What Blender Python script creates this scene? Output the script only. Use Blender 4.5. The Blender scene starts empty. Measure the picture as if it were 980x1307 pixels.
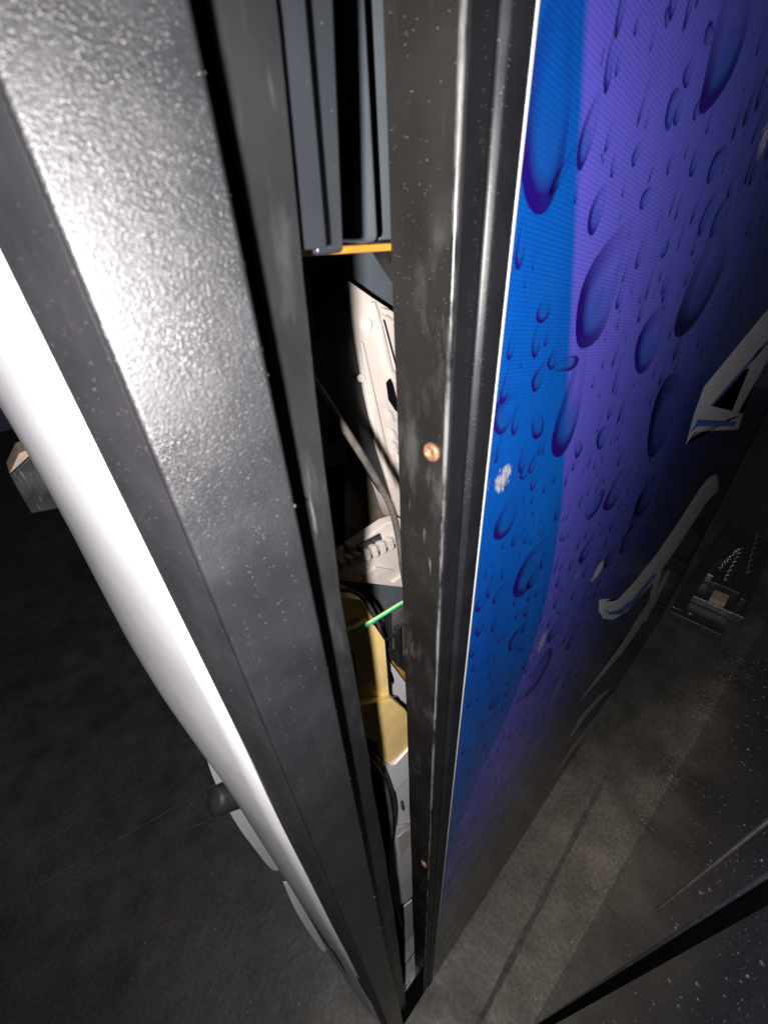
import bpy, bmesh, math, random
from mathutils import Vector, Matrix
R = random.Random(11)
SC = bpy.context.scene
COL = SC.collection

# ------------------------------------------------------------------ camera
# World frame: X runs along the machine's front, Y into the machine, Z up. The lens is at (0,0,1.5), 9 cm off the front.
FPX, NAD, AZ, EYE = 505.0, (535.0, 1405.0), math.radians(41), 1.5
_d = Vector((NAD[0]-490, -(NAD[1]-653.5), FPX)).normalized()
_up = -_d
_fw = (Vector((0, 0, 1)) - _d*_d[2]).normalized()
_rt = _up.cross(_fw)
def w_of(v):                     # camera-frame vector (right, up, forward) -> world
    a, b, c = _rt.dot(v), _fw.dot(v), _up.dot(v)
    return Vector((a*math.cos(AZ)+b*math.sin(AZ), -a*math.sin(AZ)+b*math.cos(AZ), c))
def at(x, y, t):                 # the point at depth Y = t seen in direction (x, y)
    r = w_of(Vector((x-490, -(y-653.5), FPX)))
    return r*(t/r.y) + Vector((0, 0, EYE))
def ground(x, y, z=0.0):
    r = w_of(Vector((x-490, -(y-653.5), FPX)))
    return r*((z-EYE)/r.z) + Vector((0, 0, EYE))
cam = bpy.data.cameras.new('camera')
camo = bpy.data.objects.new('camera', cam); COL.objects.link(camo)
X, Y, Z = w_of(Vector((1, 0, 0))), w_of(Vector((0, 1, 0))), w_of(Vector((0, 0, 1)))
camo.matrix_world = Matrix(((X.x, Y.x, -Z.x, 0), (X.y, Y.y, -Z.y, 0), (X.z, Y.z, -Z.z, EYE), (0, 0, 0, 1)))
cam.sensor_fit = 'HORIZONTAL'; cam.sensor_width = 36; cam.lens = 36*FPX/980
cam.clip_start = 0.005; cam.clip_end = 60
cam.dof.use_dof = True; cam.dof.focus_distance = 0.52; cam.dof.aperture_fstop = 19
SC.camera = camo

# ------------------------------------------------------------------ light: the phone's flash beside the lens, dark room round it
wd = bpy.data.worlds.new('World'); SC.world = wd; wd.use_nodes = True
bg = wd.node_tree.nodes['Background']
bg.inputs[0].default_value = (0.55, 0.6, 1.0, 1); bg.inputs[1].default_value = 0.02
fl = bpy.data.lights.new('phone_flash', 'SPOT')
fl.energy = 33.0; fl.color = (1.0, 0.965, 0.93); fl.shadow_soft_size = 0.0035
fl.spot_size = math.radians(150); fl.spot_blend = 0.55
fl.use_nodes = True               # the phone's tone curve holds near and far together: gentler falloff of the flash
_e = fl.node_tree.nodes['Emission']; _f = fl.node_tree.nodes.new('ShaderNodeLightFalloff')
_f.inputs['Strength'].default_value = 1.0
fl.node_tree.links.new(_f.outputs['Linear'], _e.inputs['Strength'])
flo = bpy.data.objects.new('phone_flash', fl); COL.objects.link(flo)
fm = camo.matrix_world.to_3x3()
flo.matrix_world = camo.matrix_world.copy()
flo.location = Vector((0, 0, EYE)) - X*0.023 - Y*0.012
SC.view_settings.view_transform = 'Standard'; SC.view_settings.look = 'None'
SC.view_settings.exposure = 0; SC.view_settings.gamma = 1
SC.render.resolution_x, SC.render.resolution_y = 767, 1024

# ------------------------------------------------------------------ materials
def new_mat(name):
    m = bpy.data.materials.new(name); m.use_nodes = True
    nt = m.node_tree
    return m, nt, nt.nodes['Principled BSDF']
class N:                          # tiny node-wiring helper
    def __init__(s, nt): s.nt = nt
    def n(s, typ, ins=None, **kw):
        o = s.nt.nodes.new(typ)
        for k, v in kw.items(): setattr(o, k, v)
        for k, v in (ins or {}).items():
            if hasattr(v, 'is_linked') or hasattr(v, 'links'): s.nt.links.new(v, o.inputs[k])
            else: o.inputs[k].default_value = v
        return o
    def math(s, op, a, b=0.0, clamp=False):
        o = s.nt.nodes.new('ShaderNodeMath'); o.operation = op; o.use_clamp = clamp
        for i, v in enumerate((a, b)):
            if isinstance(v, (int, float)): o.inputs[i].default_value = v
            else: s.nt.links.new(v, o.inputs[i])
        return o.outputs[0]
    def ramp(s, fac, stops):
        o = s.nt.nodes.new('ShaderNodeValToRGB'); s.nt.links.new(fac, o.inputs[0])
        e = o.color_ramp.elements
        while len(e) < len(stops): e.new(0.5)
        for el, (p, c) in zip(e, stops):
            el.position = p; el.color = (c, c, c, 1) if isinstance(c, (int, float)) else (*c, 1)
        return o.outputs[0]
    def mix(s, fac, a, b, blend='MIX'):
        o = s.nt.nodes.new('ShaderNodeMix'); o.data_type = 'RGBA'; o.blend_type = blend
        for i, v in ((0, fac), (6, a), (7, b)):
            if isinstance(v, (int, float)): o.inputs[i].default_value = v
            elif isinstance(v, tuple): o.inputs[i].default_value = (*v, 1)
            else: s.nt.links.new(v, o.inputs[i])
        return o.outputs[2]
    def link(s, a, b): s.nt.links.new(a, b)
def coords(g, scale=(1, 1, 1)):
    tc = g.n('ShaderNodeTexCoord')
    return g.n('ShaderNodeMapping', {'Vector': tc.outputs['Object'], 'Scale': scale}).outputs[0]
def noise(g, vec, scale, detail=3, rough=0.55):
    return g.n('ShaderNodeTexNoise', {'Vector': vec, 'Scale': scale, 'Detail': detail, 'Roughness': rough}).outputs['Fac']
def surface(name, col, rough=0.5, metal=0.0, var=0.25, vscale=40, grain=0.0, gscale=900, spec=0.5,
            dust=0.0, scratch=0.0, scratch_col=(0.35, 0.35, 0.37), dust_col=(0.42, 0.40, 0.37), dscale=420, coat=0.0, bdist=0.0006, smear=0.0):
    m, nt, b = new_mat(name); g = N(nt); v = coords(g)
    n1 = noise(g, v, vscale, 4)
    dark = tuple(c*(1-var) for c in col); light = tuple(min(1, c*(1+var)) for c in col)
    c = g.mix(g.ramp(n1, [(0.3, 0.0), (0.7, 1.0)]), dark, light)
    r = rough
    if dust:
        vo = g.n('ShaderNodeTexVoronoi', {'Vector': v, 'Scale': dscale, 'Randomness': 1.0})
        size = g.math('MULTIPLY', g.n('ShaderNodeSeparateColor', {0: vo.outputs['Color']}).outputs[0], 0.30)
        keep = g.math('GREATER_THAN', g.n('ShaderNodeSeparateColor', {0: vo.outputs['Color']}).outputs[1], 1-dust)
        spot = g.math('MULTIPLY', g.math('LESS_THAN', vo.outputs['Distance'], size), keep)
        patch = g.ramp(noise(g, v, 14, 3), [(0.35, 0.25), (0.65, 1.0)])
        c = g.mix(g.math('MULTIPLY', spot, patch), c, dust_col)
    if scratch:
        v2 = coords(g, (1, 1, 0.12)); v2r = g.n('ShaderNodeMapping', {'Vector': v2, 'Rotation': (0.3, 0.25, 0.4)}).outputs[0]
        s1 = g.ramp(noise(g, v2r, 330, 2), [(0.66, 0.0), (0.74, 1.0)])
        s2 = g.ramp(noise(g, v, 16, 3), [(0.50, 0.0), (0.66, 1.0)])
        k = g.math('MULTIPLY', g.math('MULTIPLY', s1, s2), scratch)
        c = g.mix(k, c, scratch_col)
    if smear:                     # rubbed, dusty smears along the length
        sm_ = g.ramp(noise(g, g.n('ShaderNodeMapping', {'Vector': v, 'Scale': (1.6, 1, 0.35), 'Rotation': (0.2, 0.1, 0)}).outputs[0], 75, 5, 0.65), [(0.52, 0.0), (0.74, 1.0)])
        sm2 = g.ramp(noise(g, v, 9, 2), [(0.42, 0.0), (0.62, 1.0)])
        c = g.mix(g.math('MULTIPLY', g.math('MULTIPLY', sm_, sm2), smear), c, (0.10, 0.096, 0.096))
    g.link(c, b.inputs['Base Color'])
    rn = g.ramp(noise(g, v, vscale*2.3, 3), [(0.3, max(0.03, rough-0.08)), (0.7, min(1, rough+0.1))])
    g.link(rn, b.inputs['Roughness'])
    b.inputs['Metallic'].default_value = metal
    b.inputs['Specular IOR Level'].default_value = spec
    b.inputs['Coat Weight'].default_value = coat; b.inputs['Coat Roughness'].default_value = 0.34; b.inputs['Coat IOR'].default_value = 1.6
    if grain:
        h = noise(g, v, gscale, 2)
        bp = g.n('ShaderNodeBump', {'Strength': grain, 'Distance': bdist, 'Height': h})
        g.link(bp.outputs[0], b.inputs['Normal'])
    return m
M = {}
M['textured'] = surface('textured_black_coat', (0.020, 0.0195, 0.0235), 0.37, 0, 0.25, 30, 1.0, 2000, 0.85, dust=0.06, dscale=2100, coat=0.72, bdist=0.00026, smear=0.12)
M['edge'] = surface('satin_black_edge', (0.022, 0.021, 0.026), 0.55, 0, 0.2, 30, 0.25, 800, 0.5, dust=0.06, dscale=1700, smear=0.15)
M['strip'] = surface('worn_black_steel', (0.019, 0.019, 0.021), 0.36, 0, 0.3, 25, 0.12, 900, 0.5, dust=0.035, dscale=2300, scratch=0.6, scratch_col=(0.2, 0.2, 0.2), smear=0.4)
M['flange'] = surface('scuffed_gloss_black', (0.017, 0.0155, 0.0148), 0.26, 0, 0.45, 14, 0.05, 700, 0.55, dust=0.035, dscale=2300, scratch=0.7, scratch_col=(0.22, 0.21, 0.21), smear=0.6)
M['trim'] = surface('black_trim', (0.011, 0.011, 0.014), 0.42, 0, 0.25, 30, 0.05, 800, 0.5, dust=0.08, dscale=2300)
M['seam'] = surface('black_rubber', (0.003, 0.003, 0.003), 0.9, 0, 0.2, 40, spec=0.04)
M['white'] = surface('white_enamel', (0.74, 0.73, 0.78), 0.45, 0, 0.05, 12, 0.30, 900, 0.4, bdist=0.00025, dust=0.03, dust_col=(0.3, 0.28, 0.25))
M['steel'] = surface('blue_grey_steel', (0.115, 0.135, 0.155), 0.38, 0.15, 0.12, 30, 0.04, 1500, 0.5, dust=0.08)
M['slate'] = surface('slate_steel', (0.028, 0.031, 0.038), 0.36, 0.1, 0.12, 30, 0.05, 1500, 0.5, dust=0.05, dscale=1500)
M['orange'] = surface('orange_plastic', (0.55, 0.25, 0.035), 0.5, 0, 0.18, 60)
M['beige'] = surface('warm_white_plastic', (0.60, 0.53, 0.49), 0.42, 0, 0.06, 50, 0.04, 900, 0.4, dust=0.10, dust_col=(0.34, 0.29, 0.24))
M['yellow'] = surface('yellow_plastic', (0.95, 0.67, 0.27), 0.40, 0, 0.10, 45, 0.03, 900, 0.45, dust=0.12, dust_col=(0.3, 0.2, 0.1), scratch=0.12, scratch_col=(0.8, 0.75, 0.6))
M['matt'] = surface('matt_black_plastic', (0.007, 0.007, 0.008), 0.5, 0, 0.2, 40, 0.08, 1200, 0.3, dust=0.06, dscale=1500)
M['module'] = surface('dark_grey_plastic', (0.20, 0.20, 0.22), 0.42, 0, 0.15, 40, 0.08, 1200, 0.5, dust=0.06, dscale=1500)
M['black'] = surface('black_plastic', (0.018, 0.018, 0.020), 0.42, 0, 0.2, 40, 0.08, 1200, dust=0.10)
M['cable'] = surface('black_cable', (0.040, 0.037, 0.034), 0.45, 0, 0.4, 90, dust=0.25)
M['foam'] = surface('brown_felt', (0.13, 0.105, 0.085), 0.9, 0, 0.3, 160, 0.6, 900)
M['dgrey'] = surface('dark_grey_tube', (0.10, 0.092, 0.085), 0.45, 0, 0.3, 60, 0.1, 700, dust=0.2)
M['green'] = surface('green_insulation', (0.02, 0.42, 0.30), 0.35, 0, 0.1, 40)
M['ywire'] = surface('yellow_stripe', (0.75, 0.62, 0.10), 0.35, 0, 0.1, 40)
M['copper'] = surface('coppery_rivet', (0.34, 0.175, 0.10), 0.5, 0.45, 0.5, 500)
M['galv'] = surface('galvanised_metal', (0.13, 0.13, 0.14), 0.30, 0.85, 0.3, 30, 0.1, 300)
M['tan'] = surface('tan_paint', (0.24, 0.19, 0.14), 0.6, 0, 0.15, 60)
M['print_white'] = surface('white_print', (0.52, 0.50, 0.52), 0.35, 0, 0.08, 30)
M['print_blue'] = surface('mid_blue_print', (0.05, 0.13, 0.42), 0.35, 0, 0.1, 30)
M['print_dark'] = surface('near_black_print', (0.006, 0.008, 0.03), 0.30, 0, 0.2, 30)
M['letter'] = surface('white_lettering', (0.7, 0.7, 0.7), 0.5, 0, 0.1, 30)

def floor_mat():
    m, nt, b = new_mat('stained_concrete'); g = N(nt); v = coords(g)
    big = g.ramp(noise(g, v, 2.2, 5, 0.6), [(0.30, (0.075, 0.072, 0.062)), (0.70, (0.175, 0.160, 0.135))])
    mid = g.ramp(noise(g, v, 13, 5, 0.62), [(0.32, 0.6), (0.62, 1.0)])
    c = g.mix(1.0, big, mid, 'MULTIPLY')
    rust = g.ramp(noise(g, v, 5.5, 4), [(0.60, 0.0), (0.75, 0.55)])
    c = g.mix(rust, c, (0.07, 0.045, 0.03))
    # paler aisle, darker floor beside it; flash fading with distance is painted in
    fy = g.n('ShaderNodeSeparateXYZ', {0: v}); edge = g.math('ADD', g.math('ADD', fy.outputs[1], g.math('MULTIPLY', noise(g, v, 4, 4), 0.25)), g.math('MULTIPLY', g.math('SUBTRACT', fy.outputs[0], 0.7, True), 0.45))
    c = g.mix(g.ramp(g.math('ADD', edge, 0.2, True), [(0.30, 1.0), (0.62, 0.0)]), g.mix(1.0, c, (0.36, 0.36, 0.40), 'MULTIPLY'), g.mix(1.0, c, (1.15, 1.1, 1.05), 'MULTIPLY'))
    fine = g.mix(1.0, g.ramp(noise(g, v, 110, 4, 0.7), [(0.35, 0.6), (0.68, 1.25)]), g.ramp(noise(g, v, 420, 2), [(0.35, 0.7), (0.7, 1.2)]), 'MULTIPLY')
    c = g.mix(1.0, c, fine, 'MULTIPLY')
    vo = g.n('ShaderNodeTexVoronoi', {'Vector': v, 'Scale': 95.0})
    sp = g.n('ShaderNodeSeparateColor', {0: vo.outputs['Color']})
    spot = g.math('MULTIPLY', g.math('LESS_THAN', vo.outputs['Distance'], g.math('MULTIPLY', sp.outputs[0], 0.2)),
                  g.math('GREATER_THAN', sp.outputs[1], 0.97))
    c = g.mix(g.math('MULTIPLY', spot, 0.6), c, (0.26, 0.24, 0.20))
    g.link(c, b.inputs['Base Color'])
    g.link(g.ramp(noise(g, v, 9, 4), [(0.3, 0.42), (0.7, 0.75)]), b.inputs['Roughness'])
    g.link(g.n('ShaderNodeBump', {'Strength': 0.35, 'Distance': 0.004, 'Height': noise(g, v, 60, 5)}).outputs[0], b.inputs['Normal'])
    return m
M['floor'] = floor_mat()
M['pale_joint'] = surface('dusty_joint', (0.040, 0.039, 0.037), 0.85, 0, 0.6, 30)
M['joint'] = surface('dirty_joint', (0.060, 0.055, 0.047), 0.85, 0, 0.4, 50)

def dusty_mat():
    m, nt, b = new_mat('dusty_gloss_black'); g = N(nt); v = coords(g)
    c = g.mix(noise(g, v, 18, 4), (0.020, 0.020, 0.030), (0.055, 0.052, 0.066))
    for sc, keep, rad in ((75, 0.55, 0.20), (190, 0.45, 0.26), (520, 0.40, 0.32)):
        vo = g.n('ShaderNodeTexVoronoi', {'Vector': v, 'Scale': float(sc)})
        sp = g.n('ShaderNodeSeparateColor', {0: vo.outputs['Color']})
        wob = g.math('ADD', vo.outputs['Distance'], g.math('MULTIPLY', noise(g, v, sc*3.0, 2), 0.10))
        spot = g.math('MULTIPLY', g.math('LESS_THAN', wob, g.math('MULTIPLY', sp.outputs[0], rad)),
                      g.math('GREATER_THAN', sp.outputs[1], keep))
        c = g.mix(g.math('MULTIPLY', spot, g.math('ADD', g.math('MULTIPLY', sp.outputs[2], 0.75), 0.15)), c, (0.40, 0.36, 0.32))
    g.link(c, b.inputs['Base Color'])
    g.link(g.ramp(noise(g, v, 25, 4), [(0.3, 0.06), (0.7, 0.16)]), b.inputs['Roughness'])
    return m
M['dusty'] = dusty_mat()

# ------------------------------------------------------------------ mesh helpers
def finish(name, bm, mat, parent=None, bevel=0.0, smooth=False, segs=2):
    bmesh.ops.recalc_face_normals(bm, faces=bm.faces)
    me = bpy.data.meshes.new(name); bm.to_mesh(me); bm.free()
    if mat is not None: me.materials.append(M[mat] if isinstance(mat, str) else mat)
    for p in me.polygons: p.use_smooth = smooth
    o = bpy.data.objects.new(name, me); COL.objects.link(o)
    if parent is not None: adopt(o, parent)
    if bevel:
        md = o.modifiers.new('bevel', 'BEVEL'); md.width = bevel; md.segments = segs; md.limit_method = 'ANGLE'
        md.angle_limit = math.radians(35)
        for p in me.polygons: p.use_smooth = True
        wn = o.modifiers.new('weighted', 'WEIGHTED_NORMAL'); wn.keep_sharp = False
    return o
WORLD_LOC = {}
def adopt(o, parent):
    o.parent = parent
    p = WORLD_LOC.get(parent.name, Vector((0, 0, 0)))
    o.matrix_parent_inverse = Matrix.Translation(-p)
    WORLD_LOC[o.name] = Vector((0, 0, 0))
def thing(name, label, cat, loc, group=None):
    o = bpy.data.objects.new(name, None); COL.objects.link(o); o.location = loc
    o.empty_display_size = 0.05
    WORLD_LOC[o.name] = Vector(loc); o['label'] = label; o['category'] = cat
    if group: o['group'] = group
    return o
def tag(o, label, cat, group=None):
    o['label'] = label; o['category'] = cat
    if group: o['group'] = group
    return o
def box(bm, lo, hi):
    vs = [bm.verts.new((x, y, z)) for x in (lo[0], hi[0]) for y in (lo[1], hi[1]) for z in (lo[2], hi[2])]
    for f in ((0,1,3,2),(4,6,7,5),(0,4,5,1),(2,3,7,6),(0,2,6,4),(1,5,7,3)): bm.faces.new([vs[i] for i in f])
def boxo(name, lo, hi, mat, parent=None, bevel=0.0):
    bm = bmesh.new(); box(bm, lo, hi); return finish(name, bm, mat, parent, bevel)
def slab(name, pts, depth, mat, parent=None, bevel=0.0012, shift=(0, 0)):
    """an outline in 3D pushed back into the machine by depth: a real solid plate or block"""
    bm = bmesh.new()
    d = Vector((shift[0], depth, shift[1]))
    a = [bm.verts.new(p) for p in pts]; b = [bm.verts.new(Vector(p)+d) for p in pts]
    bm.faces.new(a); bm.faces.new(b[::-1])
    n = len(a)
    for i in range(n): bm.faces.new([a[i], b[i], b[(i+1) % n], a[(i+1) % n]])
    bmesh.ops.triangulate(bm, faces=[f for f in bm.faces if len(f.verts) > 4])
    return finish(name, bm, mat, parent, bevel)
def px(pts, t):                    # outline given by directions, on the plane at depth t (or per-point depth)
    return [at(p[0], p[1], p[2] if len(p) > 2 else t) for p in pts]
def loft(name, rings, mat, parent=None, bevel=0.0, closed=True, caps=True, smooth=False):
    bm = bmesh.new()
    vs = [[bm.verts.new(p) for p in r] for r in rings]; n = len(rings[0])
    for a, b in zip(vs, vs[1:]):
        for i in range(n if closed else n-1):
            bm.faces.new([a[i], a[(i+1) % n], b[(i+1) % n], b[i]])
    if caps and closed:
        bm.faces.new(vs[0][::-1]); bm.faces.new(vs[-1])
    return finish(name, bm, mat, parent, bevel, smooth)
def spline(pts, k=8):
    P = [Vector(p) for p in pts]; P = [P[0]*2-P[1]] + P + [P[-1]*2-P[-2]]; out = []
    for i in range(1, len(P)-2):
        a, b, c, d = P[i-1:i+3]
        for j in range(k):
            u = j/k
            out.append(0.5*((2*b)+(c-a)*u+(2*a-5*b+4*c-d)*u*u+(3*b-a-3*c+d)*u**3))
    out.append(P[-2]); return out
def tube(name, pts, rad, mat, parent=None, n=10, k=8, rad_fn=None):
    c = spline(pts, k); rings = []; ref = Vector((0.3, 0.2, 0.93))
    for i, p in enumerate(c):
        t = (c[min(i+1, len(c)-1)] - c[max(i-1, 0)]).normalized()
        u = ref.cross(t).normalized(); w = t.cross(u)
        r = rad if rad_fn is None else rad*rad_fn(i/(len(c)-1))
        rings.append([p + (u*math.cos(q)+w*math.sin(q))*r for q in (2*math.pi*j/n for j in range(n))])
    return loft(name, rings, mat, parent, smooth=True)
def lathe(name, base, axis, prof, mat, parent=None, n=20):
    axis = Vector(axis).normalized(); u = axis.orthogonal().normalized(); w = axis.cross(u); base = Vector(base)
    return loft(name, [[base+axis*h+(u*math.cos(q)+w*math.sin(q))*r for q in (2*math.pi*j/n for j in range(n))] for r, h in prof],
                mat, parent, smooth=True)
def zs(lo, hi, n): return [lo+(hi-lo)*i/(n-1) for i in range(n)]
def lerp_tab(tab, z):
    tab = sorted(tab)
    if z <= tab[0][0]: return tab[0][1]
    for (a, p), (b, q) in zip(tab, tab[1:]):
        if z <= b: return p+(q-p)*(z-a)/(b-a)
    return tab[-1][1]

# ------------------------------------------------------------------ floor
def struct(o): o['kind'] = 'structure'; return o
bm = bmesh.new()
vs = [bm.verts.new(p) for p in ((-5, -5, 0), (6, -5, 0), (6, 6, 0), (-5, 6, 0))]; bm.faces.new(vs)
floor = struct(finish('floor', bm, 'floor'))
def joint(a, b, w, z=0.003, mat='joint'):
    a, b = Vector(a), Vector(b); d = (b-a).normalized(); n = Vector((-d.y, d.x, 0))*w/2
    bm = bmesh.new(); k = 60; prev = None
    for i in range(k+1):
        p = a+(b-a)*(i/k); s = 0.75+0.5*R.random()
        q = [bm.verts.new(p+n*s+Vector((0, 0, z))), bm.verts.new(p-n*s+Vector((0, 0, z)))]
        if prev: bm.faces.new([prev[0], prev[1], q[1], q[0]])
        prev = q
    finish('floor_joint', bm, mat, floor)
g1, g2 = ground(640, 1250), ground(840, 860); d_ = (g2-g1).normalized()
joint(g1-d_*0.6, g2-d_*0.45, 0.013)
g1, g2 = ground(0, 1160), ground(260, 1010); d_ = (g2-g1).normalized()
joint(g1-d_*2.0, g2+d_*0.35, 0.005, 0.003, 'pale_joint')
g1, g2 = ground(230, 1062), ground(282, 1044); joint(g1, g2, 0.004, 0.0035, 'pale_joint')

# ------------------------------------------------------------------ the vending machine
D = 0.090                        # front plane
TOP = 1.83
W = 1.74                         # right end of the door
vm = thing('vending_machine', 'black framed drinks vending machine with white side and its blue door prised ajar', 'vending machine', (W/2, 0.5, 0))

# textured corner post: front face, chamfer towards the white side
rings = []
for z in zs(0.012, TOP, 40):
    xr = 0.0437 + 0.0012*math.sin(z*5.1)
    rings.append([Vector((x, y, z)) for x, y in ((0.0150, D+0.0023), (xr, D), (xr, D+0.016), (0.030, D+0.060), (0.0170, D+0.060), (0.0156, D+0.006))])
loft('corner_post', rings, 'textured', vm, bevel=0.0014)
rings = [[Vector((x, y, z)) for x, y in ((0.0149, D+0.0028), (0.0155, D+0.0062), (0.0158, D+0.040), (0.0090, D+0.0372), (0.0086, D+0.0352), (0.0116, D+0.0180), (0.0124, D+0.0165))] for z in zs(0.010, TOP, 12)]
loft('corner_trim', rings, 'edge', vm, bevel=0.0005)

# black recess behind the seam
boxo('seam_gasket', (0.036, D+0.0165, 0.02), (0.0635, D+0.030, TOP), 'seam', vm)

# the bent flange strip left of the gap
tabR = [(at(x, y, 0.105).z, at(x, y, 0.105).x) for x, y in ((360, 0), (374, 180), (385, 320), (411, 560), (435, 740), (462, 910), (480, 1020), (500, 1140))]
tabL = [(at(x, y, 0.105).z, at(x, y, 0.105).x) for x, y in ((262, 0), (325, 332), (362, 560), (396, 740), (444, 1000), (478, 1150))]
rings = []
for z in zs(0.008, TOP, 70):
    l, r = lerp_tab(tabL, z), lerp_tab(tabR, z)
    w = 0.0004*math.sin(z*31)+0.0003*math.sin(z*67+1)
    rings.append([Vector((x, y, z)) for x, y in ((l, 0.105), (r-0.001+w, 0.105), (r+w, 0.1062), (r+w, 0.1080), (l, 0.1080))])
loft('gap_flange', rings, 'strip', vm, bevel=0.0)

# white side panel, slightly dented sheet with a flared foot
bm = bmesh.new()
ts = zs(0.1265, 1.06, 60); zz = [0.0+0.006*i for i in range(30)] + zs(0.19, TOP, 40)
def side_x(t, z):
    x = 0.0086 - 0.016*(1-math.exp(-(t-0.1265)/0.055)) - 0.031*(t-0.1265)/0.934
    low = math.exp(-(z/0.10)**2)
    x -= 0.020*low*math.exp(-((t-0.80)/0.16)**2) + 0.007*low*math.exp(-((t-0.36)/0.06)**2)
    x -= 0.006*math.exp(-((z-0.62)/0.22)**2)*math.exp(-((t-0.95)/0.3)**2)
    x -= 0.0075*math.exp(-((z-1.22)/0.11)**2)*math.exp(-((t-0.30)/0.13)**2)
    x -= 0.0015*math.sin(z*7+1)*math.sin(t*6)
    return x
grid = [[bm.verts.new((side_x(t, z), t, z)) for t in ts] for z in zz]
for i in range(len(zz)-1):
    for j in range(len(ts)-1): bm.faces.new([grid[i][j], grid[i+1][j], grid[i+1][j+1], grid[i][j+1]])
sp = finish('side_panel', bm, 'white', vm, smooth=True)
so = sp.modifiers.new('sheet', 'SOLIDIFY'); so.thickness = 0.0012; so.offset = 0
# inner shell: rear, right side, roof, base pan, liner
boxo('rear_wall', (0.0, 1.02, 0.03), (W, 1.035, TOP-0.02), 'steel', vm)
boxo('right_wall', (W-0.02, D+0.06, 0.03), (W-0.001, 1.02, TOP-0.02), 'seam', vm)
boxo('roof', (0.012, D+0.061, TOP-0.018), (W-0.022, 1.019, TOP-0.001), 'textured', vm)
boxo('base_pan', (0.018, D+0.061, 0.006), (W-0.022, 1.019, 0.03), 'strip', vm)
loft('kick_plate', [[Vector((side_x(t, 0.5)-o, t, z)) for t, o in ((0.1268, 0.0012), (0.18, 0.0012), (0.24, 0.0012), (0.30, 0.0012), (0.30, 0.0008), (0.24, 0.0008), (0.18, 0.0008), (0.1268, 0.0008))] for z in (0.003, 0.30, 0.62)], 'edge', vm)
boxo('base_foot', (0.0175, D+0.0006, 0.003), (0.1600, D+0.0290, 0.0205), 'seam', vm, 0.001)
boxo('plinth', (0.046, 0.1195, 0.004), (W-0.03, D+0.0605, 0.026), 'black', vm, 0.001)
boxo('inner_liner', (0.0335, D+0.061, 0.031), (0.037, 1.018, TOP-0.019), 'black', vm)

# bracket and rubber bumper sticking out of the white side
c = at(40, 615, 0.42)
bk = slab('side_bracket', px([(12, 607), (62, 560), (120, 640), (40, 656)], 0.42), 0.03, 'strip', vm, 0.0012)
slab('bracket_cap', px([(12, 605), (24, 579), (52, 566), (62, 560)], 0.419), 0.031, 'tan', vm, 0.0004)
pb, pt = at(318, 1008, 0.36), at(271, 1024, 0.36)
L_ = (pt-pb).length
lathe('rubber_bumper', pb, pt-pb, [(0.0, 0), (0.0195, 0), (0.0200, 0.006), (0.0195, L_*0.82), (0.0185, L_*0.94), (0.0150, L_*0.99), (0.0, L_)], 'edge', vm)
slab('side_flap', spline(px([(258, 935), (263, 965), (275, 1000), (298, 1046), (322, 1080), (350, 1112), (360, 1090), (300, 960), (270, 930)], 0.50), 4), 0.003, 'white', vm, 0.0004)
slab('side_flap', spline(px([(362, 1128), (376, 1160), (394, 1190), (414, 1216), (416, 1192), (385, 1124)], 0.285), 4), 0.003, 'white', vm, 0.0004)

# ---- the door
door = None
bm = bmesh.new()
XL = 0.1126                      # front corner of the door's edge return
rings = []
for z in zs(0.022, TOP-0.004, 90):
    wv = 0.00022*math.sin(z*23)+0.00016*math.sin(z*57+2)
    rings.append([Vector((x+(wv if x < 0.12 else 0), y, z)) for x, y in ((XL, D+0.0012), (XL+0.0012, D), (XL+0.0125, D), (XL+0.0125, D+0.012), (W, D+0.012), (W, D+0.0285), (XL+0.001, D+0.0285), (XL, D+0.0275))])
door = loft('door', rings, 'flange', vm)
# profile strips of the frame
loft('frame_strip', [[Vector((x, y, z)) for x, y in ((0.1268, D-0.0002), (0.1285, D-0.0022), (0.1380, D-0.0026), (0.1400, D-0.0016), (0.1400, D+0.0118), (0.1268, D+0.0118))] for z in zs(0.022, TOP-0.006, 12)], 'trim', door, bevel=0.0006)
loft('frame_step', [[Vector((x, y, z)) for x, y in ((0.1140, D-0.0008), (0.1250, D-0.0003), (0.1250, D-0.00005), (0.1140, D-0.0001))] for z in zs(0.024, TOP-0.006, 12)], 'trim', door)
boxo('panel_edge', (0.1402, D-0.0019, 0.024), (0.1412, D+0.0117, TOP-0.006), 'letter', door)

def worn_mat():
    m, nt, b = new_mat('worn_paint_edge'); g = N(nt); v = coords(g)
    k = g.ramp(noise(g, g.n('ShaderNodeMapping', {'Vector': v, 'Scale': (1, 1, 0.25)}).outputs[0], 90, 5, 0.7), [(0.42, 0.0), (0.60, 1.0)])
    g.link(g.mix(k, (0.02, 0.02, 0.022), (0.28, 0.275, 0.275)), b.inputs['Base Color']); b.inputs['Roughness'].default_value = 0.3
    b.inputs['Metallic'].default_value = 0.4
    return m
M['worn'] = worn_mat()
loft('worn_edge', [[Vector((x, y, z)) for x, y in ((XL-0.00015, D+0.0016), (XL+0.0002, D+0.0004), (XL+0.0013, D-0.0001), (XL+0.0013, D+0.0004), (XL+0.0004, D+0.0016))] for z in zs(0.024, TOP-0.006, 20)], 'worn', door, smooth=True)
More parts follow.
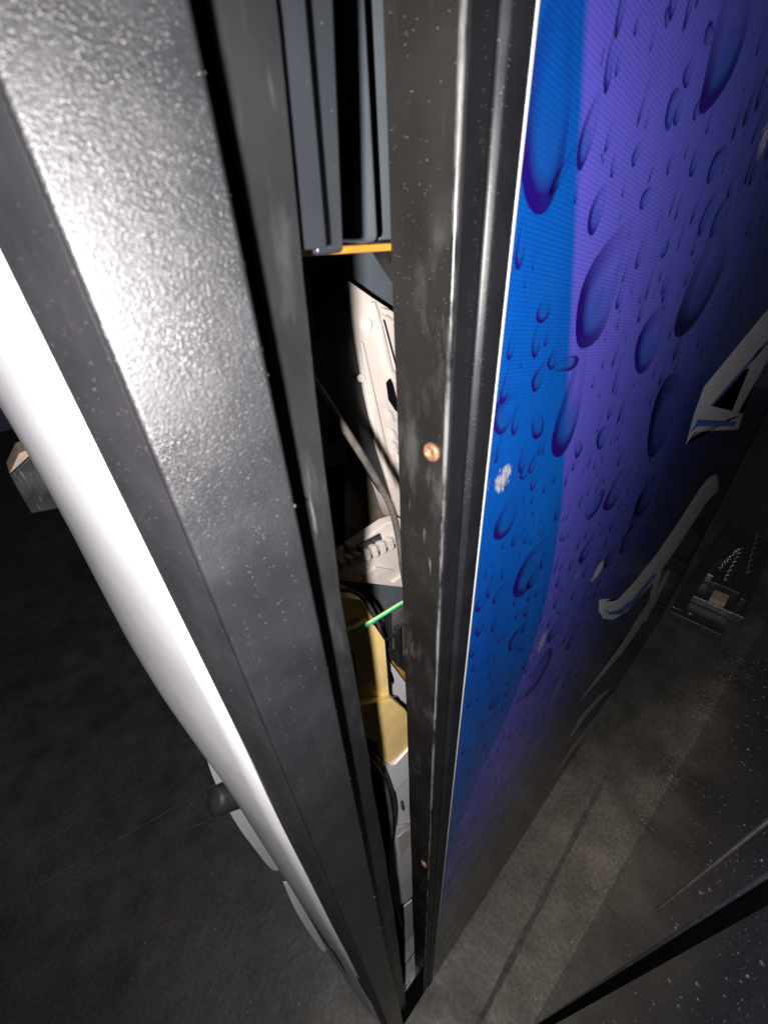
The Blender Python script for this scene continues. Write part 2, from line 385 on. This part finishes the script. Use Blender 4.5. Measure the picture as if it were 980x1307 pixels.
# printed graphic panel
def print_mat():
    m, nt, b = new_mat('blue_graphic_print'); g = N(nt)
    tc = g.n('ShaderNodeTexCoord'); v = tc.outputs['Object']
    sx = g.n('ShaderNodeSeparateXYZ', {0: v}); xs, zc = sx.outputs[0], sx.outputs[2]
    pts = [at(x, y, D) for x, y in ((748, -60), (745, 0), (733, 250), (722, 500), (716, 640), (705, 720), (690, 790), (660, 880), (625, 960), (600, 1010), (568, 1110))]
    Z0, Z1 = 0.5, TOP
    stops = sorted([((p.z-Z0)/(Z1-Z0), p.x) for p in pts])
    bound = g.ramp(g.math('DIVIDE', g.math('SUBTRACT', zc, Z0), Z1-Z0, True), stops)
    side = g.math('DIVIDE', g.math('SUBTRACT', xs, bound), 0.0045)
    side = g.math('ADD', side, 0.5, True)
    wav = noise(g, g.n('ShaderNodeMapping', {'Vector': v, 'Scale': (1, 1, 0.3)}).outputs[0], 9, 3)
    blue = g.mix(g.ramp(wav, [(0.35, 0.0), (0.65, 1.0)]), (0.002, 0.068, 0.36), (0.003, 0.100, 0.46))
    xr = g.math('DIVIDE', g.math('SUBTRACT', xs, 0.15), 0.75, True)
    vio = g.n('ShaderNodeValToRGB', {0: xr}); e = vio.color_ramp.elements
    e[0].position = 0.0; e[0].color = (0.100, 0.088, 0.55, 1); e[1].position = 1.0; e[1].color = (0.004, 0.008, 0.04, 1)
    k = e.new(0.12); k.color = (0.098, 0.092, 0.54, 1); k = e.new(0.34); k.color = (0.05, 0.065, 0.33, 1); k = e.new(0.56); k.color = (0.016, 0.030, 0.15, 1)  # violet print turns navy; flash falloff to the right is painted in too
    c = g.mix(side, blue, vio.outputs[0])
    # the print runs out to near black at the foot
    zl = g.math('ADD', zc, g.math('MULTIPLY', xs, 0.10))
    c = g.mix(g.ramp(g.math('DIVIDE', zl, 1.4, True), [(0.30, 1.0), (0.66, 0.0)]), c, (0.006, 0.006, 0.012))
    # half-tone screen of the print
    l1 = g.math('SINE', g.math('MULTIPLY', g.math('ADD', zc, g.math('MULTIPLY', xs, 0.16)), 2*math.pi/0.00165))
    l2 = g.math('SINE', g.math('MULTIPLY', g.math('ADD', zc, g.math('MULTIPLY', xs, -1.7)), 2*math.pi/0.0030))
    sc = g.math('ADD', g.math('ADD', g.math('MULTIPLY', l1, 0.13), g.math('MULTIPLY', l2, 0.09)), 0.98)
    cc = g.n('ShaderNodeCombineColor', {0: sc, 1: sc, 2: sc}).outputs[0]
    c = g.mix(1.0, c, cc, 'MULTIPLY')
    # dust specks
    vo = g.n('ShaderNodeTexVoronoi', {'Vector': v, 'Scale': 210.0}); spc = g.n('ShaderNodeSeparateColor', {0: vo.outputs['Color']})
    spot = g.math('MULTIPLY', g.math('LESS_THAN', vo.outputs['Distance'], g.math('MULTIPLY', spc.outputs[0], 0.16)), g.math('GREATER_THAN', spc.outputs[1], 0.93))
    c = g.mix(g.math('MULTIPLY', spot, 0.7), c, (0.45, 0.43, 0.45))
    # worn scuffs: places where the print is rubbed through
    for sxp, syp, rx, rz, thr in ((640, 610, .009, .009, .40), (616, 622, .006, .010, .48), (762, 728, .020, .014, .38), (735, 735, .008, .01, .58), (710, 880, .020, .05, .52), (974, 175, .014, .016, .46), (690, 820, .012, .025, .50)):
        p = at(sxp, syp, D)
        dx = g.math('DIVIDE', g.math('SUBTRACT', xs, p.x), rx); dz = g.math('DIVIDE', g.math('SUBTRACT', zc, p.z), rz)
        rr = g.math('SUBTRACT', 1.0, g.math('ADD', g.math('MULTIPLY', dx, dx), g.math('MULTIPLY', dz, dz)), True)
        ns = noise(g, g.n('ShaderNodeMapping', {'Vector': v, 'Rotation': (0, 0.9, 0), 'Scale': (2.2, 1, 0.6)}).outputs[0], 420, 4)
        mk = g.ramp(g.math('MULTIPLY', g.math('POWER', rr, 0.3), ns), [(thr-0.04, 0.0), (thr+0.05, 0.85)])
        c = g.mix(mk, c, (0.52, 0.50, 0.48))
    g.link(c, b.inputs['Base Color'])
    g.link(g.ramp(noise(g, v, 30, 3), [(0.3, 0.17), (0.7, 0.27)]), b.inputs['Roughness'])
    b.inputs['Specular IOR Level'].default_value = 0.5
    return m
M['print'] = print_mat()
boxo('graphic_panel', (0.1413, D-0.0010, 0.024), (W-0.004, D+0.0115, TOP-0.008), 'print', door)

# printed water drops: a thin ink layer on the panel
def drops():
    m, nt, b = new_mat('drop_print'); g = N(nt)
    at_ = g.n('ShaderNodeAttribute', attribute_name='ink')
    g.link(at_.outputs['Color'], b.inputs['Base Color']); g.link(at_.outputs['Alpha'], b.inputs['Alpha'])
    b.inputs['Roughness'].default_value = 0.22
    M['ink'] = m
    verts, faces, cols = [], [], []
    Yp = D-0.00104
    def drop(tail, head, w, n, strength=1.0, far=False, lay=0, inner=1.0):
        ph = R.random()*6.28; amp = 0.06+0.10*R.random()
        ax = head-tail; L = ax.length; ax.normalize(); nx = Vector((ax.z*-1, 0, ax.x))
        if nx.x < 0: nx = -nx
        dk = (0.014, 0.003, 0.15); md = (0.010, 0.028, 0.28); lt = (0.012, 0.10, 0.44)
        if far: dk = (0.003, 0.002, 0.045); md = (0.006, 0.012, 0.10); lt = (0.015, 0.04, 0.20)
        base = len(verts); rings = (1.0, 0.74, 0.42)
        yy = Yp - lay*0.00002
        for ri, k in enumerate(rings):
            for i in range(n):
                q = 2*math.pi*i/n
                v = (1-math.cos(q))/2                    # 0 at head, 1 at tail
                hw = w/2*math.sin(q)*(1.0-0.62*v**1.3)*(1.15 if math.sin(q) < 0 else 1.0)*(1+amp*math.sin(2*q+ph)+amp*0.6*math.sin(3*q+2*ph))
                p = head - ax*(L*v) 
                cen = head - ax*(L*0.36) + nx*(w*0.06)
                p = p + nx*hw
                p = cen + (p-cen)*k
                verts.append((p.x, yy, p.z))
                left = max(0.0, -math.sin(q)); low = max(0.0, 1-v*2.2)
                rim = min(1.0, 0.95*left**0.8*(1-0.8*v) + 0.8*low)
                if ri == 0: cols.append((*dk, strength*(0.12+0.88*rim)*(1-0.85*v**2)))
                elif ri == 1:
                    c = tuple(a*rim+b_*(1-rim) for a, b_ in zip(dk, md)); cols.append((*c, strength*(0.30*inner+0.65*rim)*(1-0.8*v)))
                else: cols.append((*lt, strength*inner*0.42*(1-v)))
        for r_ in range(2):
            for i in range(n):
                j = (i+1) % n
                faces.append((base+r_*n+i, base+r_*n+j, base+(r_+1)*n+j, base+(r_+1)*n+i))
        verts.append(tuple(Vector(verts[base+2*n]).lerp(Vector(verts[base+2*n+n//2]), 0.4))); cols.append((*lt, strength*inner*0.38))
        for i in range(n): faces.append((base+2*n+i, base+2*n+(i+1) % n, len(verts)-1))
    big = [(722, -70, 690, 274, 74), (768, 108, 738, 218, 22), (808, 278, 738, 442, 58), (748, 425, 716, 582, 34), (776, 228, 752, 300, 22),
           (924, 262, 884, 416, 46), (852, 388, 812, 474, 40), (874, 488, 826, 572, 52), (946, -60, 918, 122, 60), (662, 498, 632, 552, 40),
           (696, 374, 692, 412, 22), (704, 682, 656, 762, 36), (656, 628, 640, 688, 30), (802, 590, 774, 652, 26), (778, 542, 762, 572, 20),
           (704, 838, 656, 896, 26), (674, 796, 648, 830, 18), (886, 66, 873, 112, 14), (872, 114, 848, 156, 18), (858, 8, 848, 30, 12),
           (900, 40, 912, 50, 10), (824, 640, 804, 668, 20), (842, 600, 812, 660, 22), (768, 640, 746, 650, 18), (860, 160, 872, 120, 12),
           (738, 460, 700, 470, 14), (700, 455, 680, 500, 18), (712, 440, 702, 472, 16), (740, 180, 700, 250, 10), (930, 190, 902, 226, 14),
           (894, 180, 880, 226, 12), (918, 245, 890, 296, 14), (905, 300, 935, 246, 12), (680, 520, 690, 556, 16), (675, 590, 665, 612, 14),
           (690, 575, 674, 604, 12), (735, 560, 740, 580, 10), (628, 770, 650, 740, 10), (640, 880, 628, 905, 12), (688, 720, 676, 752, 14),
           (845, 310, 850, 322, 9), (820, 180, 806, 210, 12), (834, 240, 816, 262, 12), (772, 196, 768, 206, 9), (900, 120, 884, 150, 10),
           (766, 668, 740, 720, 14), (790, 690, 772, 726, 14), (818, 660, 790, 705, 14), (720, 780, 700, 820, 12), (745, 790, 722, 830, 12)]
    pos = []
    for x0, y0, x1, y1, w in big:
        a, h = at(x0, y0, Yp), at(x1, y1, Yp)
        if h.z > a.z: a, h = h, a
        hw = (at(x1+w/2, y1, Yp)-at(x1-w/2, y1, Yp)).length*0.82
        drop(a, h, hw, 28, 1.0, h.x > 0.40, 1); pos.append((h.x, (h.z+a.z)/2, hw*0.5+0.004, (a.z-h.z)/2+0.004))
    cnt = 0
    for _ in range(16000):
        x = 0.146+0.62*R.random()**1.25; z = 0.72+0.90*R.random()**0.75
        if z > TOP-0.02: continue
        L = (0.0065+0.017*R.random()**2.2)*(1+1.2*(x-0.15)); w = L*(0.28+0.25*R.random())
        if any(abs(x-a)/b < 1.05 and abs(z-c_)/d_ < 0.95 for a, c_, b, d_ in pos): continue
        lean = R.gauss(0.10, 0.10)
        if R.random() < 0.3: w *= 0.55; L *= 1.25
        h = Vector((x, Yp, z-L/2)); a = Vector((x+L*lean, Yp, z+L/2))
        drop(a, h, w, 14, 1.0, x > 0.36, 0, 0.25+0.5*R.random()); pos.append((x, z, w*0.55+0.0022, L*0.5+0.003)); cnt += 1
        if cnt > 1300: break
    me = bpy.data.meshes.new('printed_drops'); me.from_pydata(verts, [], faces); me.materials.append(m)
    ca = me.color_attributes.new('ink', 'FLOAT_COLOR', 'POINT')
    for i, c in enumerate(cols): ca.data[i].color = c
    o = bpy.data.objects.new('printed_drops', me); COL.objects.link(o); adopt(o, door); o['kind'] = 'stuff'
drops()

# printed lettering and swooshes of the logo (ink layers, traced flat on the panel)
def ink(name, outline, mat, lay=0, curve=False):
    Yp = D-0.00112-lay*0.00004
    pts = [at(x, y, Yp) for x, y in outline]
    if curve: pts = spline(pts + [pts[0]], 5)[:-1]
    bm = bmesh.new(); f = bm.faces.new([bm.verts.new(p) for p in pts]); bmesh.ops.triangulate(bm, faces=[f])
    return finish(name, bm, mat, door)
ink('letter_stroke', [(875, 568), (886, 527), (898, 494), (980, 394), (990, 383), (990, 424), (980, 435), (908, 518), (948, 528), (942, 548), (886, 551)], 'print_white')
ink('letter_stroke', [(934, 525), (966, 446), (985, 415), (985, 450), (942, 526)], 'print_white', 1)
ink('letter_shade', [(906, 518), (984, 428), (984, 434), (909, 519)], 'print_blue', 1)
ink('letter_shade', [(880, 553), (891, 535), (940, 538), (937, 544), (890, 544)], 'print_blue', 1)
ink('swoosh', [(764, 766), (764, 780), (770, 790), (783, 791), (800, 780), (830, 748), (862, 702), (888, 662), (900, 644), (912, 630), (915, 630), (917, 616), (914, 606), (906, 608), (894, 622), (870, 660), (840, 704), (812, 740), (790, 764), (776, 771), (767, 765)], 'print_white', 0)
ink('swoosh_shade', [(769, 777), (777, 781), (789, 779), (808, 764), (834, 732), (838, 733), (812, 768), (793, 784), (778, 785)], 'print_blue', 1)
ink('thin_swoosh', [(740, 896), (746, 886), (790, 826), (830, 766), (852, 728), (856, 728), (836, 772), (798, 828), (750, 884)], 'print_white', 0)
ink('thin_swoosh', [(722, 952), (738, 918), (764, 888), (785, 875), (766, 893), (742, 922)], 'print_white', 0)
ink('thin_swoosh', [(700, 1000), (730, 952), (762, 912), (782, 884), (784, 888), (766, 916), (734, 956)], 'print_white', 0)
ink('thin_swoosh', [(834, 740), (842, 728), (844, 732), (826, 792), (822, 796)], 'print_white', 1)

# rivets on the door's edge return
def rivet(x, y):
    r_ = w_of(Vector((x-490, -(y-653.5), FPX))); k = XL/r_.x
    p = r_*k+Vector((0, 0, EYE))
    o = lathe('rivet', p+Vector((0.0004, 0, 0)), (-1, 0, 0), [(0.0, 0.0), (0.0042, 0.0), (0.0042, 0.0006), (0.0036, 0.0016), (0.0022, 0.0021), (0.0019, 0.0012), (0.0, 0.0010)], 'copper', door, 24)
rivet(551, 577); rivet(541, 1103)

# ---- inside the machine: grey steel ducts, back plates
def steel(name, pts, t, depth, bev=0.002, mat='steel'): return slab(name, px(pts, t), depth, mat, vm, bev)
steel('steel_panel', [(330, -90), (383, -90), (418, 316), (370, 321)], 0.1095, 0.003, 0.0006, 'slate')
steel('steel_panel', [(370, -90), (424, -90), (440, 322), (405, 326)], 0.1165, 0.004, 0.0012, 'slate')
steel('steel_panel', [(420, -90), (440, -90), (460, 318), (438, 320)], 0.235, 0.01, 0.003)
steel('steel_panel', [(440, -90), (466, -90), (486, 309), (455, 311)], 0.162, 0.02, 0.003)
steel('steel_panel', [(466, -90), (530, -90), (530, 309), (484, 309)], 0.180, 0.01, 0.002)
slab('orange_strip', px([(376, 316), (530, 308), (530, 318), (376, 328)], 0.155), 0.004, 'orange', vm, 0.001)
steel('back_plate', [(370, 322), (540, 316), (540, 560), (370, 520)], 0.292, 0.012, 0.001)
slab('gasket_edge', px([(484, 311), (500, 311), (520, 345), (514, 360)], 0.215), 0.012, 'black', vm, 0.001)
slab('lower_plate', px([(420, 735), (560, 735), (560, 850), (420, 850)], 0.285), 0.010, 'steel', vm, 0.001)
slab('felt_lining', px([(440, 560), (540, 560), (540, 700), (440, 720)], 0.315), 0.012, 'foam', vm, 0.001)

# ---- coin mechanism in warm white plastic
cm = thing('coin_mechanism', 'warm white plastic coin mechanism housing with pegs and ribs behind the gap', 'coin mechanism', at(490, 640, 0.26))
slab('housing', px([(443, 357), (474, 379), (503, 398), (530, 420), (540, 700), (512, 668), (503, 640), (482, 572), (466, 500), (455, 430)], 0.250), 0.030, 'beige', cm, 0.0015)
slab('housing_side', px([(442, 359), (455, 432), (466, 502), (482, 574), (503, 642), (484, 612), (462, 585), (440, 590), (412, 520), (400, 402)], 0.2530), 0.020, 'black', cm, 0.001)
slab('rib', px([(470, 386), (473, 384), (484, 420), (496, 470), (504, 480), (512, 520), (509, 524), (500, 488), (492, 474), (480, 426)], 0.2505), -0.005, 'beige', cm, 0.0006)
slab('rib', px([(456, 435), (459, 436), (474, 500), (490, 570), (502, 622), (499, 624), (484, 570), (468, 502)], 0.2505), -0.004, 'beige', cm, 0.0006)
slab('frame_rib', px([(481, 392), (490, 394), (506, 404), (516, 420), (512, 424), (502, 410), (487, 401), (484, 402)], 0.2505), -0.007, 'beige', cm, 0.001)
slab('recess_panel', px([(485, 404), (497, 408), (512, 440), (512, 490), (505, 478), (494, 440)], 0.2505), -0.002, 'beige', cm, 0.0008)
slab('recess_panel', px([(488, 407), (491, 408), (509, 476), (507, 478)], 0.2485), -0.0006, 'black', cm)
slab('slot_opening', px([(492, 488), (497, 482), (502, 492), (508, 512), (510, 528), (504, 524), (495, 510)], 0.2503), -0.0012, 'seam', cm)
def peg(x, y, r, h, t=0.2505):
    p = at(x, y, t)
    lathe('peg', p, at(x-3, y+3, t-0.02)-p, [(0, -0.002), (r, -0.002), (r*1.0, h), (r*0.85, h+0.0004), (r*0.8, h-0.0002), (0, h-0.0002)], 'beige', cm)
peg(468, 414, 0.0042, 0.006); peg(461, 482, 0.0030, 0.004)
for x, y in ((494, 530), (498, 554), (500, 570)):
    slab('clip', px([(x-3, y-8), (x+2, y-6), (x+6, y+6), (x+1, y+6)], 0.2503), -0.004, 'beige', cm, 0.0005)
slab('stud', px([(500, 575), (512, 580), (514, 592), (503, 590)], 0.2503), -0.006, 'beige', cm, 0.0015)

# ---- terminal block with teeth
tb = thing('terminal_block', 'toothed white terminal block above the yellow chute', 'terminal block', at(475, 745, 0.235))
slab('base', px([(425, 740), (447, 720), (480, 702), (520, 690), (530, 752), (480, 746)], 0.235), 0.03, 'beige', tb, 0.001)
slab('step', px([(462, 732), (477, 722), (500, 726), (496, 730), (484, 732), (480, 738), (462, 742)], 0.2350), -0.004, 'beige', tb, 0.0006)
slab('step', px([(498, 742), (520, 726), (524, 742), (510, 748)], 0.2350), -0.004, 'beige', tb, 0.0006)
slab('rail', px([(448, 700), (494, 668), (512, 662), (520, 680), (500, 690), (458, 715), (449, 712)], 0.228), 0.012, 'beige', tb, 0.001)
slab('metal_contact', px([(455, 696), (484, 680), (487, 688), (456, 706)], 0.2278), -0.0012, 'galv', tb, 0.0003)
for i in range(-3, 6):
    x, y = 455+9.8*i, 709-4.7*i
    slab('tooth', px([(x, y), (x+6.5, y-2.5), (x+9.5, y+9), (x+6, y+13), (x+3, y+11)], 0.221), 0.009, 'beige', tb, 0.0007)

# ---- dark module on the left of the gap
dm = thing('control_module', 'matt black control box with rounded corner and slotted tab', 'control box', at(415, 560, 0.19))
slab('case', px([(380, 437), (420, 430), (425, 434), (431, 500), (442, 585), (440, 592), (400, 600), (380, 600)], 0.190), 0.012, 'module', dm, 0.0015)
slab('slot', px([(416, 546), (422, 542), (428, 544), (429, 562), (424, 569), (418, 566)], 0.1899), -0.0006, 'seam', dm, 0.0002)
slab('rear_post', px([(378, 350), (398, 350), (404, 432), (382, 438)], 0.20), 0.012, 'module', dm, 0.001)

# ---- cables and wires
M['dusty_cable'] = surface('dusty_cable', (0.075, 0.068, 0.060), 0.5, 0, 0.4, 120, dust=0.3, dscale=1500)
tag(tube('power_cable', [at(378, 452, 0.165), at(405, 494, 0.160), at(428, 530, 0.156), at(456, 572, 0.152), at(482, 615, 0.149), at(500, 650, 0.147), at(509, 690, 0.147), at(516, 740, 0.150), at(530, 800, 0.160)], 0.0021, 'dusty_cable'),
    'thick black power cable crossing in front of the white coin mechanism', 'cable')
tag(tube('looped_cable', [at(395, 740, 0.22), at(430, 752, 0.215), at(452, 756, 0.208), at(470, 772, 0.20), at(482, 795, 0.196), at(490, 815, 0.20), at(500, 812, 0.212), at(515, 795, 0.225), at(540, 775, 0.24)], 0.0018, 'cable'),
    'thin black cable looping over the yellow chute', 'cable')
gw = thing('earth_wire', 'green and yellow striped earth wire crossing the yellow chute', 'wire', at(478, 790, 0.17))
wp = [at(400, 812, 0.180), at(440, 808, 0.176), at(462, 800, 0.173), at(486, 786, 0.171), at(512, 770, 0.171), at(545, 752, 0.175)]
tube('insulation', wp, 0.0019, 'green', gw, 12)
tube('stripe', [p+Vector((0.0003, -0.0005, 0.0015)) for p in wp[2:]], 0.0007, 'ywire', gw, 8)

# ---- yellow chute
yc = thing('yellow_chute', 'yellow plastic chute with a flared foot inside the gap', 'chute', at(490, 960, 0.19))
slab('upper_body', px([(400, 770), (440, 762), (462, 766), (478, 790), (484, 812), (470, 830), (400, 830)], 0.205), 0.03, 'yellow', yc, 0.002)
slab('column', px([(400, 812), (440, 812), (478, 799), (491, 818), (496, 880), (499, 925), (470, 930), (446, 935), (420, 930)], 0.190), 0.035, 'yellow', yc, 0.003)
slab('flared_foot', px([(440, 905), (500, 893), (517, 905), (532, 928), (534, 948), (516, 976), (494, 986), (482, 950), (466, 932), (440, 932)], 0.182), 0.030, 'yellow', yc, 0.002)
slab('side_clip', px([(441, 820), (449, 830), (458, 892), (450, 894)], 0.1895), -0.003, 'black', yc, 0.0006)

# ---- brackets right of the chute
br = thing('steel_bracket', 'grey folded steel bracket beside the yellow chute', 'bracket', at(508, 840, 0.24))
slab('upright', px([(497, 784), (530, 770), (530, 850), (498, 832)], 0.225), 0.004, 'dgrey', br, 0.0006)
slab('edge_fold', px([(496, 784), (500, 782), (501, 832), (497, 834)], 0.2240), 0.006, 'galv', br, 0.0004)
slab('foot', px([(492, 834), (500, 829), (530, 846), (530, 870), (514, 856)], 0.216), 0.004, 'galv', br, 0.0005)
slab('lip', px([(507, 804), (512, 801), (513, 850), (508, 852)], 0.214), 0.006, 'galv', br, 0.0005)
tag(slab('orange_guide', px([(484, 800), (497, 800), (530, 870), (530, 900), (505, 866), (492, 842)], 0.246), 0.01, 'orange'), 'orange plastic guide rail tucked behind the grey bracket', 'guide rail')
wp_ = thing('white_plate', 'white metal plate with an oval hole behind the yellow chute', 'plate', at(506, 880, 0.23))
slab('sheet', px([(486, 838), (496, 843), (518, 872), (530, 890), (530, 960), (484, 930)], 0.230), 0.003, 'white', wp_, 0.0005)
slab('hole', px([(497, 858), (500, 858), (503, 868), (502, 874), (499, 870)], 0.2299), -0.0004, 'seam', wp_)
slab('bright_bolt', px([(498, 888), (506, 887), (509, 892), (500, 894)], 0.2299), -0.004, 'galv', wp_, 0.0006)

# ---- white tray under the chute
tr = thing('white_tray', 'white rounded plastic tray lip under the yellow foot', 'tray', at(510, 1060, 0.178))
slab('tray_lip', spline(px([(480, 965), (500, 978), (520, 962), (534, 944), (541, 952), (538, 972), (524, 990), (506, 1008), (497, 1014), (488, 996)], 0.178), 4), 0.02, 'white', tr, 0.002)
slab('front_plate', px([(496, 1012), (524, 992), (540, 990), (540, 1080), (504, 1085)], 0.186), 0.004, 'white', tr, 0.0006)
slab('plate_slot', px([(511, 1023), (514, 1021), (517, 1032), (515, 1036), (512, 1032)], 0.1859), -0.0004, 'dgrey', tr)
slab('lower_plate', px([(502, 1058), (540, 1050), (540, 1130), (520, 1150), (505, 1160), (496, 1090)], 0.176), 0.004, 'white', tr, 0.0006)
slab('fold', px([(507, 1070), (519, 1060), (532, 1062), (512, 1096)], 0.1745), 0.0012, 'beige', tr, 0.0003)
slab('lower_fin', px([(516, 1158), (526, 1150), (528, 1205), (521, 1212)], 0.172), 0.003, 'white', tr, 0.0004)

tag(tube('drain_hose', [at(452, 950, 0.19), at(468, 968, 0.182), at(484, 990, 0.172), at(494, 1020, 0.165), at(498, 1055, 0.162), at(497, 1090, 0.163), at(500, 1130, 0.168), at(512, 1180, 0.175)], 0.0042, 'dgrey', n=14),
    'dull grey hose curving down beside the white tray', 'hose')
tag(tube('ribbed_strap', [at(478, 940, 0.2), at(492, 985, 0.176), at(503, 1020, 0.174), at(504, 1050, 0.174), at(500, 1080, 0.176)], 0.0022, 'cable'),
    'thin black strap hugging the grey hose', 'strap')

# ------------------------------------------------------------------ neighbouring dusty black cabinet opposite
cab = thing('dusty_cabinet', 'glossy black cabinet covered with dust, standing opposite the blue door', 'cabinet', (0.8, -0.4, 0))
a, b = ground(680, 1307), ground(914, 900)
slope = (b.y-a.y)/(b.x-a.x)
def face_y(x): return a.y+slope*(x-a.x)
def on_face(xp, yp):
    r_ = w_of(Vector((xp-490, -(yp-653.5), FPX)))
    k = face_y(0)/(r_.y-slope*r_.x); return r_*k+Vector((0, 0, EYE))
s0, s1 = on_face(850, 1222).x, on_face(868, 1196).x
s0, s1 = min(s0, s1), max(s0, s1)
CT = 1.22
def cab_panel(name, x0, x1, mat, z0=0.004, z1=CT, proud=0.0, bev=0.002):
    p = [Vector((x0, face_y(x0)+proud, z0)), Vector((x1, face_y(x1)+proud, z0)), Vector((x1, face_y(x1)+proud, z1)), Vector((x0, face_y(x0)+proud, z1))]
    return slab(name, p, -0.02, mat, cab, bev)
sm = on_face(845, 1215).x
cab_panel('front_panel', sm+0.016, 1.95, 'dusty')
cab_panel('front_panel', -0.30, sm-0.016, 'dusty')
cab_panel('door_gasket', sm-0.0155, sm+0.0155, 'seam', proud=-0.0025, bev=0)
xt = on_face(905, 1108).x
cab_panel('pull_trim', xt-0.003, xt+0.003, 'dgrey', on_face(838, 1160).z, CT-0.01, proud=0.0012, bev=0.0006)
bm = bmesh.new()
q = [(-0.30, face_y(-0.30)-0.021), (1.95, face_y(1.95)-0.021), (1.95, -0.75), (-0.30, -0.75)]
loft('body', [[Vector((x, y, z)) for x, y in q] for z in (0.004, CT)], 'dusty', cab, bevel=0.002)

def flecks(name, n, where, size, mat, parent):
    verts, faces = [], []
    for _ in range(n):
        p = where(); r = size()
        b0 = len(verts); ax = [Vector((R.gauss(0, 1), R.gauss(0, 1), R.gauss(0, 1))).normalized() for _ in range(3)]
        dirs = [ax[0], -ax[0], ax[1], -ax[1], ax[2], -ax[2]]
        base = [Vector((1, 0, 0)), Vector((-1, 0, 0)), Vector((0, 1, 0)), Vector((0, -1, 0)), Vector((0, 0, 1)), Vector((0, 0, -1))]
        k = 0.6+R.random()
        for d0, d1 in zip(base, dirs):
            q = (d0*0.75+d1*0.35)*r*(0.7+0.6*R.random()); q.z *= k; verts.append(tuple(p+q))
        for f in ((0,2,4),(2,1,4),(1,3,4),(3,0,4),(2,0,5),(1,2,5),(3,1,5),(0,3,5)): faces.append(tuple(b0+i for i in f))
    me = bpy.data.meshes.new(name); me.from_pydata(verts, [], faces); me.materials.append(M[mat])
    o = bpy.data.objects.new(name, me); COL.objects.link(o); adopt(o, parent); o['kind'] = 'stuff'
    return o
M['lint'] = surface('pale_lint', (0.085, 0.078, 0.072), 0.9, 0, 0.6, 25)
M['grit'] = surface('pale_grit', (0.40, 0.35, 0.29), 0.8, 0, 0.4, 25)
def on_cab():
    x = -0.25+1.6*R.random()**1.2
    if abs(x-sm) < 0.018: x += 0.04
    return Vector((x, face_y(x), 0.02+1.18*R.random()))
flecks('dust_flecks', 3400, on_cab, lambda: 0.0005+0.0015*R.random()**2.5, 'lint', cab)
def on_chip():
    z = 0.15+1.5*R.random(); return Vector((0.0437+0.0012*math.sin(z*5.1)-0.0003, D+0.0002+0.0012*R.random(), z))
flecks('paint_chips', 130, on_chip, lambda: 0.00015+0.0005*R.random()**3, 'lint', vm)
def on_floor():
    x = 0.1+1.7*R.random(); return Vector((x, face_y(x)+0.004+0.05*R.random()**2, 0.001))
flecks('floor_grit', 700, on_floor, lambda: 0.0006+0.0018*R.random()**2, 'grit', floor)

# ------------------------------------------------------------------ black frame and metal parts on the floor at the far end
fr = thing('floor_frame', 'low black steel frame bolted to the floor at the end of the aisle', 'frame', (2.1, -0.03, 0))
boxo('cross_bar', (1.765, -0.125, 0.0), (1.80, 0.075, 0.045), 'black', fr, 0.003)
boxo('side_bar', (1.8005, 0.035, 0.0), (2.75, 0.075, 0.045), 'black', fr, 0.003)
boxo('base_plate', (1.8005, -0.12, 0.002), (1.93, 0.0345, 0.010), 'black', fr, 0.002)
for x, y in ((1.83, -0.02), (1.85, 0.005)):
    lathe('bolt', (x, y, 0.010), (0, 0, 1), [(0, 0), (0.009, 0), (0.009, 0.005), (0, 0.006)], 'copper', fr, 6)
mt = thing('metal_tray', 'shiny galvanised tray holding coil springs and small brackets', 'tray', (2.3, -0.1, 0))
boxo('tray_floor', (1.945, -0.165, 0.006), (2.75, 0.028, 0.016), 'black', mt, 0.002)
boxo('front_lip', (1.935, -0.165, 0.006), (1.9445, 0.028, 0.05), 'galv', mt, 0.002)
for k in range(3):
    y0 = (-0.015, -0.06, -0.125)[k]; x0 = (2.24, 2.16, 2.30)[k]; pts = []
    for i in range(90):
        q = i*0.55; pts.append(Vector((x0+(0.003+0.0012*k)*i, y0+0.016*math.cos(q)+0.0004*i*(k-1), 0.036+0.016*math.sin(q))))
    tube('coil_spring', pts, 0.003, 'galv', mt, 6, 1)
boxo('small_block', (1.98, -0.09, 0.017), (2.06, -0.03, 0.045), 'tan', mt, 0.003)
boxo('latch_bar', (2.10, -0.12, 0.017), (2.13, 0.0, 0.05), 'black', mt, 0.003)
boxo('latch_bar', (2.05, -0.15, 0.017), (2.16, -0.125, 0.06), 'black', mt, 0.003)
boxo('spring_cup', (2.12, -0.005, 0.017), (2.30, 0.025, 0.07), 'galv', mt, 0.004)
